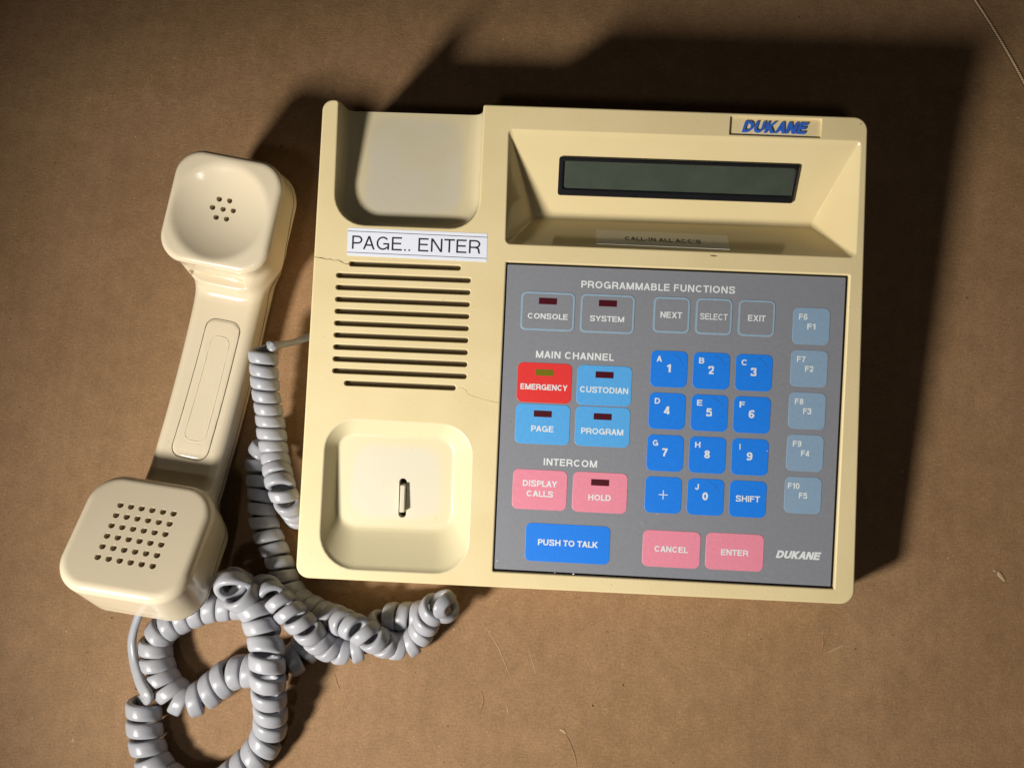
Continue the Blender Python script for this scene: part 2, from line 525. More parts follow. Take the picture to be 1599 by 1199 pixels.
# ================================================================= console
def make_console():
    root = empty("paging_console", (-40, 105, 0))
    tag(root, "yellowed cream desk intercom console with grey keypad, empty handset cradles and display", "intercom console")

    # ---- outline of the face with the rear notch of the upper cradle
    XL0, XR0, XL1, XR1 = -166.9, 87.6, -163.0, 83.1
    Y0, Y1 = YF, 116.4
    nx0, nx1, ny = -155.5, -89.3, 59.9
    outline = rpoly([(XL0, Y0), (XR0, Y0 + 1.2), (XR1, Y1 - 0.3), (nx1, Y1), (nx1, ny), (nx0, ny), (nx0, Y1), (XL1, Y1)],
                    [6.0, 6.2, 6.2, 1.2, 13.0, 14.0, 1.6, 5.0], 8)
    F = 0.9
    top = offset_loop(outline, -F)
    # ---- holes
    slots = []
    for k in range(11):
        y = 41.9 - 5.47 * k
        x0, x1 = (-147.8, -96.4) if k in (0, 10) else (-153.5, -91.6)
        slots.append(rrect(x0, x1, y - 1.15, y + 1.15, 1.1, 5))
    cr2 = rpoly([(-156.0, -98.0), (-88.0, -97.6), (-88.3, -30.3), (-155.2, -29.9)], [16, 15, 14, 14], 8)
    panel = rpoly([(-75.8, -95.7), (78.25, -95.7), (78.25, 45.4), (-75.8, 45.4)], 0.4, 2)
    badge = rpoly([(22.0, 106.4), (62.5, 106.2), (62.6, 114.5), (22.2, 114.6)], 0.3, 2)
    disp = rpoly([(-76.3, 53.9), (80.2, 53.7), (80.0, 104.8), (-77.0, 105.0)], [2.2, 2.2, 1.5, 1.5], 6)
    rim = lambda lp, d: offset_loop(lp, d)
    hole_top = [rim(s, 0.35) for s in slots] + [rim(cr2, 1.0), rim(panel, 0.7), rim(badge, 0.35), rim(disp, 0.8)]
    m = Mesh()
    V, T = fill(top, hole_top)
    i0 = len(m.v); m.v += [fw(x, y, 0) for x, y in V]
    for t in T:
        m.flat.add(len(m.f)); m.f.append(tuple(i0 + k for k in t))
    # ---- outer fillet and walls down to the base
    loops = []
    for k in range(6):
        a = math.radians(90 * k / 5)
        loops.append(fl(offset_loop(outline, -F + F * math.sin(a)), -F + F * math.cos(a)))
    w1 = offset_loop(outline, 0.25)
    loops.append(fl(w1, -6))
    low = []
    for x, y in w1:
        p = fw(x, y, -6); low.append((p[0], p[1] + (0.4 if y < 0 else -0.4), 1.5))
    loops.append(low)
    m.loft(loops)
    # base plate
    j = m.loop(low); m.flat.add(len(m.f)); m.f.append(tuple(reversed(j)))
    # ---- slots
    for s in slots:
        lp = []
        for k in range(4):
            a = math.radians(90 * k / 3)
            lp.append(fl(offset_loop(s, 0.35 - 0.35 * math.sin(a)), -0.35 + 0.35 * math.cos(a)))
        lp.append(fl(s, -2.6))
        m.loft(lp)
    # ---- panel and badge recess
    def recess(lp0, f, depth, floor=True):
        lp = []
        for k in range(4):
            a = math.radians(90 * k / 3)
            lp.append(fl(offset_loop(lp0, f - f * math.sin(a)), -f + f * math.cos(a)))
        lp.append(fl(lp0, -depth))
        m.loft(lp, cap_last=floor)
    recess(badge, 0.35, 1.1)
    recess(panel, 0.7, 2.0, False)
    # ---- display well: four faces falling to a crease
    A = (-63.8, 70.3); B = (66.4, 70.7); D = -21.0
    inner = rpoly([(A[0], A[1] - 0.5), (B[0], B[1] - 0.5), (B[0], B[1] + 0.5), (A[0], A[1] + 0.5)], 0.3, 6)
    P0 = np.array(disp); P1 = np.array(inner)
    lp = []
    for k in range(4):
        a = math.radians(60 * k / 3)
        lp.append(fl(offset_loop(disp, 0.8 - 0.8 * math.sin(a)), -0.8 + 0.8 * math.cos(a)))
    for t in (0.06, 0.15, 0.3, 0.5, 0.7, 0.85, 0.93):
        q = P0 + (P1 - P0) * t
        lp.append([fw(x, y, D * t - 0.3 * (1 - t)) for x, y in q])
    for t, dz in ((0.965, 0.35), (0.985, 0.62), (1.0, 0.9)):
        q = P0 + (P1 - P0) * t
        lp.append([fw(x, y, D * t + dz * 0.6) for x, y in q])
    wl = Mesh()
    wl.loft(lp, cap_last=True)
    wl.build("display_well", M_WELL, root, 60)
    body = m.build("housing", M_BODY, root, 50)

    # ---- lower cradle
    c = Mesh()
    fl0 = rpoly([(-151.6, -80.5), (-96.6, -79.6), (-96.8, -36.6), (-151.0, -36.4)], [10, 9, 8, 8], 8)
    def dep(y):
        return -(6.4 + (-36 - y) / 44.0 * 3.4)
    lp = []
    for k in range(5):
        a = math.radians(72 * k / 4)
        lp.append(fl(offset_loop(cr2, 1.0 - 1.0 * math.sin(a)), -1.0 + 1.0 * math.cos(a)))
    Pa = np.array(cr2); Pb = np.array(fl0)
    for t in (0.1, 0.3, 0.5, 0.7, 0.86):
        q = Pa + (Pb - Pa) * t
        lp.append([fw(x, y, -0.7 + (dep(y) + 0.7) * t * 1.06) for x, y in q])
    for t, k in ((0.92, 0.958), (0.97, 0.985), (1.0, 0.996)):
        q = Pa + (Pb - Pa) * t
        lp.append([fw(x, y, -0.7 + (dep(y) + 0.7) * k) for x, y in q])
    fin = offset_loop(fl0, -1.2)
    lp.append([fw(x, y, dep(y)) for x, y in fin])
    c.loft(lp)
    hook = rrect(-121.9, -118.3, -75.0, -56.3, 1.75, 5)
    V, T = fill(fin, [hook])
    i0 = len(c.v); c.v += [fw(x, y, dep(y)) for x, y in V]
    for t in T:
        c.flat.add(len(c.f)); c.f.append(tuple(i0 + k for k in t))
    c.loft([[fw(x, y, dep(y)) for x, y in hook], [fw(x, y, dep(y) - 6) for x, y in hook]])
    tag(c.build("handset_cradle", M_PALE, root, 50), "lower cradle well with the hook switch slot")
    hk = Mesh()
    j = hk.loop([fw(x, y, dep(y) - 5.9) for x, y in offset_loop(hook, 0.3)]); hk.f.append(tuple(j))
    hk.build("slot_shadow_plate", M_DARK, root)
    t = Mesh()
    tb = rrect(-120.9, -118.6, -71.9, -59.2, 0.35, 2)
    t.loft([fl(tb, -13), fl(tb, dep(-65) + 2.6), fl(offset_loop(tb, -0.35), dep(-65) + 2.95)], cap_last=True)
    t.build("hook_switch", M_PALE, root)

    # ---- upper cradle: a dished floor open at the rear
    u = Mesh()
    def dep1(y):
        return -(6.5 + max(0, y - 60) / 56.0 * 8.5)
    def U(ins, n=8):
        x0, x1, y0 = nx0 + ins * 0.45, nx1 - ins * 0.9, ny + ins
        r0 = max(4.0, 14 - ins * 0.55); out = [(x0, Y1 - 0.3), (x0, (Y1 + y0 + r0) / 2)]
        for k in range(n + 1):
            a = math.radians(180 + 90 * k / n); out.append((x0 + r0 + r0 * math.cos(a), y0 + r0 + r0 * math.sin(a)))
        for k in range(n + 1):
            a = math.radians(270 + 90 * k / n); out.append((x1 - r0 + r0 * math.cos(a), y0 + r0 + r0 * math.sin(a)))
        out += [(x1, (Y1 + y0 + r0) / 2), (x1, Y1 - 0.3)]
        return out
    prof = [(-0.2, 0.02), (0.35, 0.25), (0.8, 0.5), (1.3, 0.68), (2.0, 0.81), (3.0, 0.90), (4.4, 0.96), (6.2, 0.99), (8.2, 1.0)]
    lp = [[fw(x, y, dep1(y) * k - 0.8) for x, y in U(i)] for i, k in prof]
    ids = u.loft(lp, closed=False)
    last = lp[-1]; n = len(last)
    cid = u.loop(last)
    for k in range(n // 2 - 1):
        u.f.append((cid[k], cid[k + 1], cid[n - 2 - k], cid[n - 1 - k]))
    # rear wall below the floor's open edge
    edge = [l[0] for l in lp] + [l[-1] for l in reversed(lp)]
    e1 = u.loop(edge); e2 = u.loop([(p[0], p[1] + 0.25, p[2] - 0.8) for p in edge])
    e3 = u.loop([(p[0], p[1] + 0.3, 1.6) for p in edge])
    u.bridge(e1, e2, False); u.bridge(e2, e3, False)
    tag(u.build("handset_cradle", M_STAIN, root, 60), "upper cradle well, open at the rear and stained")

    # ---- loudspeaker cloth below the slots
    g = Mesh(); g.box((-157, -17, -3.0), (-88, 46, -2.55), lambda p: fw(*p))
    g.build("speaker_cloth", M_GRILLE, root)

    # ---- crack and hairline
    def crack(pts, r):
        k = Mesh()
        tube(k, [fw(x, y, 0.0) for x, y in pts], [r * (0.5 + 0.9 * ((i * 7) % 5) / 5) for i in range(len(pts))], 6, False, 0.35)
        k.build("crack", M_CRACK, root)
    crack([(-164.0, 44.3), (-162.4, 44.1), (-160.6, 44.0), (-158.0, 43.4), (-156.5, 43.6), (-155.0, 43.0), (-153.0, 43.3), (-151.3, 42.6), (-149.8, 41.8), (-148.2, 41.6)], 0.2)
    crack([(-95.4, -12.4), (-93.0, -12.9), (-91.4, -13.9), (-91.0, -15.2), (-88.2, -16.2), (-84.9, -17.1), (-80.5, -18.0), (-76.6, -18.7)], 0.08)
    ch = Mesh()
    tube(ch, [fw(16.0, 51.9, 0.0), fw(17.4, 51.8, 0.0), fw(19.0, 51.75, 0)], [0.2, 0.38, 0.2], 6, False, 0.3)
    ch.build("chip", M_CRACK, root); ch = Mesh()
    tube(ch, [fw(78.9, 113.6, -0.1), fw(80.1, 112.9, -0.1), fw(80.8, 111.8, -0.2)], [0.2, 0.45, 0.2], 6, False, 0.3)
    ch.build("chip", M_CRACK, root)

    # ---- feet
    for fx, fy in ((-150, 14), (72, 14), (-150, 195), (70, 195)):
        f = Mesh()
        ring = [(fx + 6 * math.cos(q), fy + 6 * math.sin(q)) for q in np.linspace(0, 2 * math.pi, 20, endpoint=False)]
        f.loft([[(x, y, 0.0) for x, y in ring], [(x, y, 1.8) for x, y in ring]], cap_last=True, cap_first=True)
        f.build("foot", M_DARK, root)
    return root
CONSOLE = make_console()

# ---------------------------------------------------------------- lettering
def arc(cx, cy, rx, ry, a0, a1, n=10):
    return [(cx + rx * math.cos(math.radians(a0 + (a1 - a0) * k / n)), cy + ry * math.sin(math.radians(a0 + (a1 - a0) * k / n))) for k in range(n + 1)]

def spline(P, n=5):
    P = [np.array(p, float) for p in P]
    Q = [2 * P[0] - P[1]] + P + [2 * P[-1] - P[-2]]
    out = []
    for i in range(1, len(Q) - 2):
        p0, p1, p2, p3 = Q[i - 1:i + 3]
        for k in range(n):
            t = k / n
            out.append(tuple(0.5 * ((2 * p1) + (-p0 + p2) * t + (2 * p0 - 5 * p1 + 4 * p2 - p3) * t * t + (-p0 + 3 * p1 - 3 * p2 + p3) * t ** 3)))
    out.append(tuple(P[-1]))
    return out

def glyph(ch, t):
    """monoline grotesque capitals and figures; returns width, strokes (centre lines) and polygons; capital height 1"""
    h = t / 2; T = 1 - h; q = t * 0.54
    S_, G = [], []
    def para(x0, y0, x1, y1, k=1.0):
        G.append([(x0 - q * k, y0), (x0 + q * k, y0), (x1 + q * k, y1), (x1 - q * k, y1)])
    def L(*p): S_.append(list(p))
    w = {'A': .80, 'B': .72, 'C': .82, 'D': .78, 'E': .68, 'F': .63, 'G': .86, 'H': .77, 'I': t, 'J': .55, 'K': .78, 'L': .59, 'M': .92, 'N': .77,
         'O': .88, 'P': .70, 'R': .76, 'S': .74, 'T': .72, 'U': .76, 'X': .80, 'Y': .80, '.': t, "'": t, '-': .34, '1': .36, ' ': .2}.get(ch, .62)
    if ch == 'A':
        para(q, 0, w / 2, 1); para(w - q, 0, w / 2, 1); L((w * .22, .32), (w * .78, .32))
    elif ch == 'B':
        L((h, 0), (h, 1)); m = .53
        L((h, T), (w * .55, T), *arc(w * .55, (T + m) / 2, w * .39 - h, (T - m) / 2, 90, -90), (h, m))
        L((h, m), (w * .58, m), *arc(w * .58, (h + m) / 2, w * .42 - h, (m - h) / 2, 90, -90), (h, h))
    elif ch == 'C':
        L(*arc(w / 2, .5, w / 2 - h, .5 - h, 38, 322, 24))
    elif ch == 'D':
        L((h, 0), (h, 1)); L((h, T), (w * .42, T), *arc(w * .42, .5, w * .58 - h, .5 - h, 90, -90, 14), (h, h))
    elif ch in 'EF':
        L((h, 0), (h, 1)); L((h, T), (w, T)); L((h, .52), (w * .93, .52))
        if ch == 'E': L((h, h), (w * 1.02, h))
    elif ch == 'G':
        L(*arc(w / 2, .5, w / 2 - h, .5 - h, 40, 318, 24)); L((w * .53, .46), (w - h, .46), (w - h, 0.02)); L((w - h * 1.1, .3), (w * .86, .14))
    elif ch == 'H':
        L((h, 0), (h, 1)); L((w - h, 0), (w - h, 1)); L((h, .52), (w - h, .52))
    elif ch == 'I':
        L((h, 0), (h, 1))
    elif ch == 'J':
        L((w - h, 1), (w - h, .3), *arc(w / 2, .3, w / 2 - h, .3 - h, 0, -180), (h, .36))
    elif ch == 'K':
        L((h, 0), (h, 1)); para(h + .02, .30, w - q * 1.3, 1, 1.25); para(w - q * 1.2, 0, w * .36, .56, 1.2)
    elif ch == 'L':
        L((h, 0), (h, 1)); L((h, h), (w, h))
    elif ch == 'M':
        L((h, 0), (h, 1)); L((w - h, 0), (w - h, 1)); para(w / 2, 0, q, 1); para(w / 2, 0, w - q, 1)
    elif ch == 'N':
        L((h, 0), (h, 1)); L((w - h, 0), (w - h, 1)); para(w - q, 0, q, 1, 1.1)
    elif ch in 'O0':
        L(*arc(w / 2, .5, w / 2 - h, .5 - h, 0, 360, 28))
    elif ch in 'PR':
        L((h, 0), (h, 1)); m = .45
        L((h, T), (w * .55, T), *arc(w * .55, (T + m) / 2, w * .45 - h, (T - m) / 2, 90, -90), (h, m))
        if ch == 'R': L((w * .55, m), (w * .78, m - .06), (w * .87, m - .18), (w * .88, .12), (w - h * .6, 0))
    elif ch == 'S':
        L(*spline([(w - h * 1.15, .70), (w * .80, .89), (w * .5, T), (w * .2, .90), (h * 1.15, .735), (w * .24, .585), (w * .5, .515), (w * .78, .425), (w - h, .27), (w * .8, .095), (w * .5, h), (w * .18, .10), (h, .31)]))
    elif ch == 'T':
        L((0, T), (w, T)); L((w / 2, 0), (w / 2, 1))
    elif ch == 'U':
        L((h, 1), (h, .36), *arc(w / 2, .36, w / 2 - h, .36 - h, 180, 360, 14), (w - h, 1))
    elif ch == 'X':
        para(q, 0, w - q * 1.1, 1, 1.1); para(w - q, 0, q * 1.1, 1, 1.1)
    elif ch == 'Y':
        para(w / 2, .40, q, 1, 1.05); para(w / 2, .40, w - q, 1, 1.05); L((w / 2, 0), (w / 2, .46))
    elif ch == '.':
        L((h, 0), (h, t))
    elif ch == "'":
        L((h, .72), (h, 1))
    elif ch == '-':
        L((0, .38), (w, .38))
    elif ch == '1':
        L((w - h, 0), (w - h, 1)); L((0, .74), (w * .5, .80), (w - h, .95))
    elif ch == '2':
        L(*spline([(h, .66), (w * .16, .89), (w * .5, T), (w * .84, .90), (w - h, .70), (w * .80, .50), (w * .45, .30), (h * 1.4, h)])); L((h * .6, h), (w, h))
    elif ch == '3':
        L(*spline([(h, .70), (w * .17, .90), (w * .5, T), (w * .82, .90), (w - h * 1.2, .74), (w * .78, .57), (w * .45, .53)])); L(*spline([(w * .45, .53), (w * .80, .47), (w - h, .28), (w * .82, .10), (w * .5, h), (w * .16, .10), (h, .30)]))
    elif ch == '4':
        L((w * .74, 0), (w * .74, 1)); para(q * 1.1, .29, w * .68, 1, 1.0); L((0, .25), (w, .25))
    elif ch == '5':
        L((w * .94, T), (w * .22, T), (w * .14, .48)); L(*spline([(w * .14, .50), (w * .5, .63), (w * .84, .54), (w - h, .33), (w * .84, .11), (w * .48, h), (w * .16, .09), (h, .27)]))
    elif ch in '69':
        r = arc(w / 2, .32, w / 2 - h, .32 - h, 0, 360, 24)
        c = spline([(h, .34), (h * 1.05, .52), (w * .22, .80), (w * .52, T), (w * .80, .90), (w - h * 1.1, .76)])
        if ch == '9':
            r = [(w - x, 1 - y) for x, y in r]; c = [(w - x, 1 - y) for x, y in c]
        L(*r); L(*c)
    elif ch == '7':
        L((0, T), (w - h * .4, T)); L(*spline([(w - h * 1.1, T), (w * .62, .60), (w * .43, .28), (w * .36, 0)]))
    elif ch == '8':
        L(*arc(w / 2, .735, w * .46 - h, .265 - h, 0, 360, 20)); L(*arc(w / 2, .275, w / 2 - h, .275 - h, 0, 360, 20))
    return w, S_, G

_gl = {}
def glyph_mesh(ch, t):
    if (ch, t) in _gl: return _gl[(ch, t)]
    w, ST, polys = glyph(ch, t)
    h = t / 2
    for st in ST:
        P = [np.array(p, float) for p in st]
        P = [P[0]] + [b for a, b in zip(P, P[1:]) if np.linalg.norm(b - a) > 1e-5]
        closed = np.linalg.norm(P[0] - P[-1]) < 1e-5
        if closed: P = P[:-1]
        n = len(P); A, B = [], []
        for i in range(n):
            e1 = P[i] - P[i - 1] if (i > 0 or closed) else P[1] - P[0]
            e2 = P[(i + 1) % n] - P[i] if (i < n - 1 or closed) else P[-1] - P[-2]
            e1 = e1 / np.linalg.norm(e1); e2 = e2 / np.linalg.norm(e2)
            n1 = np.array([-e1[1], e1[0]]); n2 = np.array([-e2[1], e2[0]])
            m = n1 + n2; m = m / max(np.linalg.norm(m), 1e-6); c = max(.5, m @ n1)
            A.append(P[i] + m * h / c); B.append(P[i] - m * h / c)
        for i in range(n if closed else n - 1):
            j = (i + 1) % n
            polys.append([tuple(A[i]), tuple(A[j]), tuple(B[j]), tuple(B[i])])
    V, E = [], []
    for p in polys:
        k = len(V); V += [Vector(x) for x in p]; E += [(k + i, k + (i + 1) % len(p)) for i in range(len(p))]
    if not V:
        _gl[(ch, t)] = (w, [], []); return _gl[(ch, t)]
    vo, eo, fo, *_ = delaunay_2d_cdt(V, E, [], 0, 1e-5)
    F = []
    for f in fo:
        c = sum((vo[k] for k in f), Vector((0, 0))) / len(f)
        if any(inside(c, p) for p in polys):
            a, b, d = (vo[k] for k in f)
            F.append(tuple(f) if (b - a).cross(d - a) > 0 else tuple(reversed(f)))
    _gl[(ch, t)] = (w, [tuple(v) for v in vo], F)
    return _gl[(ch, t)]

def text_mesh(s, weight=0.15, shear=0.0, gap=0.17):
    X = 0.0; V = []; F = []
    for ch, nx in zip(s, s[1:] + ' '):
        w, v, f = glyph_mesh(ch, weight)
        k = len(V)
        V += [(x + X + y * shear, y, 0.0) for x, y in v]
        F += [tuple(k + q for q in a) for a in f]
        X += w + gap + (-0.06 if ch in "ALTYP" else 0) + (-0.06 if nx in "ATY" else 0)
    return np.array(V), F

def put_text(name, s, x0, x1, base, cap, h, mat, parent, weight=0.15, shear=0.0, tf=fw, rise=0.0, gap=0.17):
    """letters between x0 and x1 on the base line, capitals cap high"""
    V, Fc = text_mesh(s, weight, shear, gap)
    b0, b1 = 0.0, 1.0
    sy = cap / (b1 - b0)
    mn, mx = V[:, 0].min(), V[:, 0].max()
    sx = sy if x1 is None else (x1 - x0) / (mx - mn)
    X = (V[:, 0] - mn) * sx + x0
    Y = (V[:, 1] - b0) * sy + base
    if rise <= 0:
        vs = [tf(x, y, h) for x, y in zip(X, Y)]
        return build(name, vs, Fc, mat, parent, False)
    n = len(X)
    vs = [tf(x, y, h + rise) for x, y in zip(X, Y)] + [tf(x, y, h) for x, y in zip(X, Y)]
    fs = list(Fc)
    cnt = {}
    for f in Fc:
        for a, b in zip(f, f[1:] + f[:1]):
            cnt[(a, b)] = 1
    for (a, b) in cnt:
        if (b, a) not in cnt:
            fs.append((b, a, a + n, b + n))
    return build(name, vs, fs, mat, parent, False)

# ---------------------------------------------------------------- keypad panel, keys, labels, display
def make_face_parts(root):
    PH = -0.85
    p = Mesh()
    lp = rpoly([(-75.2, -94.75), (76.95, -94.75), (76.95, 44.45), (-75.2, 44.45)], 0.5, 3)
    p.loft([fl(lp, -1.9), fl(lp, PH - 0.08), fl(offset_loop(lp, -0.1), PH)], cap_last=True)
    panel = p.build("keypad_panel", M_PANEL, root)
    b = Mesh(); b.box((-76.6, -96.6, -2.4), (79.0, 46.2, -1.95), lambda q: fw(*q))
    b.build("panel_gap", M_DARK, root)
    TH = PH + 0.14
    def heading(s, x0, x1, base, cap):
        put_text("heading", s, x0, x1, base, cap, PH + 0.03, M_WHITE, panel, 0.18)
    heading("PROGRAMMABLE FUNCTIONS", -41.3, 28.0, 35.2, 3.2)
    heading("MAIN CHANNEL", -60.5, -25.0, 2.6, 3.2)
    heading("INTERCOM", -54.8, -30.5, -46.2, 3.2)
    put_text("logo", "DUKANE", 51.8, 72.2, -83.1, 3.5, PH + 0.03, M_WHITE, panel, 0.24, 0.25, gap=0.06)

    def key(cx, cy, w, h, mat, texts, led=None, outline=False, label=None):
        k = Mesh()
        lp = rrect(cx - w / 2, cx + w / 2, cy - h / 2, cy + h / 2, 2.6, 6)
        k.loft([fl(lp, PH - 0.05), fl(lp, PH + 0.09), fl(offset_loop(lp, -0.12), TH)], cap_last=True)
        o = k.build("key", M_PANEL if outline else mat, root)
        tag(o, label)
        if outline:
            r = Mesh()
            a = offset_loop(lp, -0.15); c = offset_loop(lp, -0.9)
            r.loft([fl(a, TH + 0.025), fl(c, TH + 0.025)])
            r.build("outline", M_LINE, o)
        for (s, x0, x1, base, cap, wt) in texts:
            put_text("legend", s, x0, x1, base, cap, TH + 0.03, M_WHITE, o, wt, gap=0.12)
        if led:
            l = Mesh(); lx, ly, lm = led
            q = rrect(lx - 4.1, lx + 4.1, ly - 1.45, ly + 1.45, 0.1, 1)
            l.loft([fl(q, TH - 0.02), fl(q, TH + 0.03)], cap_last=True)
            l.build("indicator_window", lm, o)
        return o
    W = 0.18
    key(-56.05, 23.75, 24.6, 17.7, None, [("CONSOLE", -65.0, -46.8, 20.3, 2.5, W)], (-56.1, 28.45, M_LEDRED), True, "outlined grey CONSOLE key with red window")
    key(-28.95, 23.75, 24.6, 17.7, None, [("SYSTEM", -36.7, -21.2, 20.3, 2.5, W)], (-28.9, 28.55, M_LEDRED), True, "outlined grey SYSTEM key with red window")
    key(0.0, 24.4, 16.5, 16.4, None, [("NEXT", -5.0, 4.8, 23.1, 2.75, W)], None, True, "outlined grey NEXT key")
    key(19.0, 24.5, 16.5, 16.5, None, [("SELECT", 12.9, 25.2, 23.1, 2.75, 0.15)], None, True, "outlined grey SELECT key")
    key(38.1, 24.5, 16.5, 16.5, None, [("EXIT", 34.3, 42.2, 23.2, 2.75, W)], None, True, "outlined grey EXIT key")
    key(-56.1, -8.75, 24.8, 18.1, M_RED, [("EMERGENCY", -66.9, -45.5, -12.0, 2.6, 0.19)], (-56.2, -4.05, M_LEDGREEN), False, "red EMERGENCY key with olive window")
    key(-28.9, -8.8, 24.8, 18.1, M_LIGHTBLUE, [("CUSTODIAN", -39.8, -17.9, -12.15, 2.7, 0.18)], (-28.95, -3.9, M_LEDRED), False, "light blue CUSTODIAN key")
    key(-56.1, -27.6, 24.8, 18.2, M_LIGHTBLUE, [("PAGE", -61.2, -51.0, -31.0, 2.7, 0.18)], (-56.2, -22.85, M_LEDRED), False, "light blue PAGE key")
    key(-28.85, -27.5, 24.8, 18.1, M_LIGHTBLUE, [("PROGRAM", -38.4, -19.3, -31.0, 2.7, 0.18)], (-28.95, -22.9, M_LEDRED), False, "light blue PROGRAM key")
    key(-56.1, -57.55, 24.8, 18.2, M_PINK, [("DISPLAY", -63.9, -48.2, -56.1, 2.8, 0.19), ("CALLS", -62.0, -49.9, -60.7, 2.7, 0.19)], None, False, "pink DISPLAY CALLS key")
    key(-28.7, -57.5, 24.8, 18.3, M_PINK, [("HOLD", -33.8, -23.6, -61.1, 2.7, 0.19)], (-28.75, -52.9, M_LEDRED), False, "pink HOLD key with dark window")
    key(-42.35, -81.5, 38.5, 17.4, M_BLUE, [("PUSH TO TALK", -55.8, -28.5, -82.75, 2.75, 0.19)], None, False, "wide blue PUSH TO TALK key")
    key(4.8, -81.6, 26.0, 16.6, M_PINK, [("CANCEL", -2.8, 12.3, -83.0, 2.7, 0.19)], None, False, "pink CANCEL key")
    key(33.3, -81.4, 26.0, 16.7, M_PINK, [("ENTER", 27.2, 39.5, -83.0, 2.7, 0.19)], None, False, "pink ENTER key")
    P = 19.05
    rows = [["1A", "2B", "3C"], ["4D", "5E", "6F"], ["7G", "8H", "9I"], ["+", "0J", "S"]]
    for j, row in enumerate(rows):
        for i, s in enumerate(row):
            cx, cy = i * P, -j * P
            if s == "+":
                o = key(cx, cy, 16.5, 16.5, M_BLUE, [], None, False, "blue plus key")
                q = Mesh()
                for (a, bb) in ((2.05, 0.2), (0.2, 2.05)):
                    q.loft([fl(rrect(cx - a, cx + a, cy - bb + 0.1, cy + bb + 0.1, 0.1, 1), TH + 0.03 + (0.004 if a < 1 else 0))], cap_last=True)
                q.build("legend", M_WHITE, o)
            elif s == "S":
                key(cx, cy, 16.5, 16.5, M_BLUE, [("SHIFT", cx - 5.4, cx + 5.4, cy - 1.25, 2.75, 0.18)], None, False, "blue SHIFT key")
            else:
                w = 2.55 if s[0] != "1" else 1.9
                lw = {"I": 0.45, "J": 1.7}.get(s[1], 2.4)
                lx = cx - 5.75 + (0.9 if s[1] in "IJ" else 0)
                key(cx, cy, 16.5, 16.5, M_BLUE, [(s[0], cx - 0.15 - w / 2, cx - 0.15 + w / 2, cy - 1.45, 3.6, 0.20), (s[1], lx, lx + lw, cy + 3.15, 2.65, 0.19)],
                    None, False, "blue %s key" % s[0])
    for k in range(5):
        cx, cy = 62.6, 22.0 - P * k
        up = "F%d" % (6 + k); dn = "F%d" % (1 + k)
        key(cx, cy, 16.4, 16.5, M_SLATE, [(up, cx - 5.6 - (1.3 if k == 4 else 0), cx - 1.8 - (0.0 if k < 4 else -0.1), cy + 2.75, 2.65, 0.18), (dn, cx - 1.75, cx + 1.9, cy - 1.45, 2.6, 0.19)],
            None, False, "slate blue %s key" % dn)

    # ---- wear: hairline dome marks on some keys, dust specks on the overlay
    for kx, ky in ((0, 0), (19.05, 0), (38.1, 0), (19.05, -19.05), (19.05, -57.15)):
        w = Mesh()
        tube(w, [fw(kx + x, ky + y, TH + 0.02) for x, y in arc(-1.5, -1.0, 8.4, 8.4, 72, 22, 12)], 0.05, 5, False, 0.4)
        w.build("wear_line", M_INK, root)
    for kx, ky, r in ((33.0, -13.4, 0.42), (-74.0, -91.0, 0.3), (-39.0, -95.2, 0.4), (45.8, -35.0, 0.25), (-2.0, -66.0, 0.25), (-8.6, -70.2, 0.2), (48.0, -92.5, 0.2), (60.6, 26.8, 0.15), (-47.5, -95.1, 0.22)):
        w = Mesh()
        ring = [(kx + r * math.cos(q) * (1 + 0.3 * math.sin(3 * q)), ky + r * 0.8 * math.sin(q)) for q in np.linspace(0, 2 * math.pi, 10, endpoint=False)]
        w.loft([fl(ring, PH - 0.05), fl(ring, TH + 0.06), fl(offset_loop(ring, -r * 0.3), TH + 0.12)], cap_last=True)
        w.build("dust_speck", M_PAPER2, root)

    # ---- raised name plate letters in the badge recess
    put_text("badge_lettering", "DUKANE", 27.5, 56.9, 107.75, 5.0, -1.1, M_BADGE, root, 0.205, 0.25, fw, 0.85, 0.12)

    # ---- PAGE.. ENTER label
    l = Mesh()
    q = rpoly([(-148.85, 45.6), (-84.75, 44.95), (-85.0, 57.85), (-148.85, 58.25)], 0.15, 1)
    l.loft([fl(q, -0.02), fl(q, 0.12)], cap_last=True)
    lab = l.build("paper_label", M_PAPER, root)
    tag(lab, "white paper label reading PAGE.. ENTER")
    put_text("lettering", "PAGE.. ENTER", -146.8, -87.8, 48.65, 6.1, 0.15, M_INK, lab, 0.118)
    r = Mesh()
    for ya, yb in ((56.75, 56.2), (47.05, 46.6)):
        r.loft([[fw(-148.8, ya - 0.13, 0.15), fw(-84.9, yb - 0.13, 0.15), fw(-84.9, yb + 0.13, 0.15), fw(-148.8, ya + 0.13, 0.15)]], cap_last=True)
    r.build("ruled_lines", M_INK, lab)

    # ---- sloping display plate: plane coordinates (x, distance down from the rear rim, out)
    eP = np.array([0, 70.3 - 105.0, -21.0]); LPn = np.linalg.norm(eP); eP /= LPn
    nP = np.cross([1, 0, 0], eP); nP = nP if nP[2] > 0 else -nP
    def pl(x, y, h=0.0):
        c = np.array([x, 105.0, 0.0]) - eP * y + nP * (h - 0.25)
        return fw(*c)
    d = Mesh()
    o1 = rrect(-53.8, 55.7, -29.2, -11.0, 1.3, 5); o2 = offset_loop(o1, -0.5)
    i1 = rrect(-51.5, 53.7, -25.9, -12.8, 1.0, 5); i2 = offset_loop(i1, 0.5)
    L3 = lambda lp, h: [pl(x, y, h) for x, y in lp]
    d.loft([L3(o1, -1), L3(o1, 1.2), L3(o2, 1.6), L3(i2, 1.6), L3(i1, 1.2), L3(i1, 0.3)])
    d.build("display_bezel", M_BEZEL, root)
    g = Mesh()
    i3 = offset_loop(i1, 0.2)
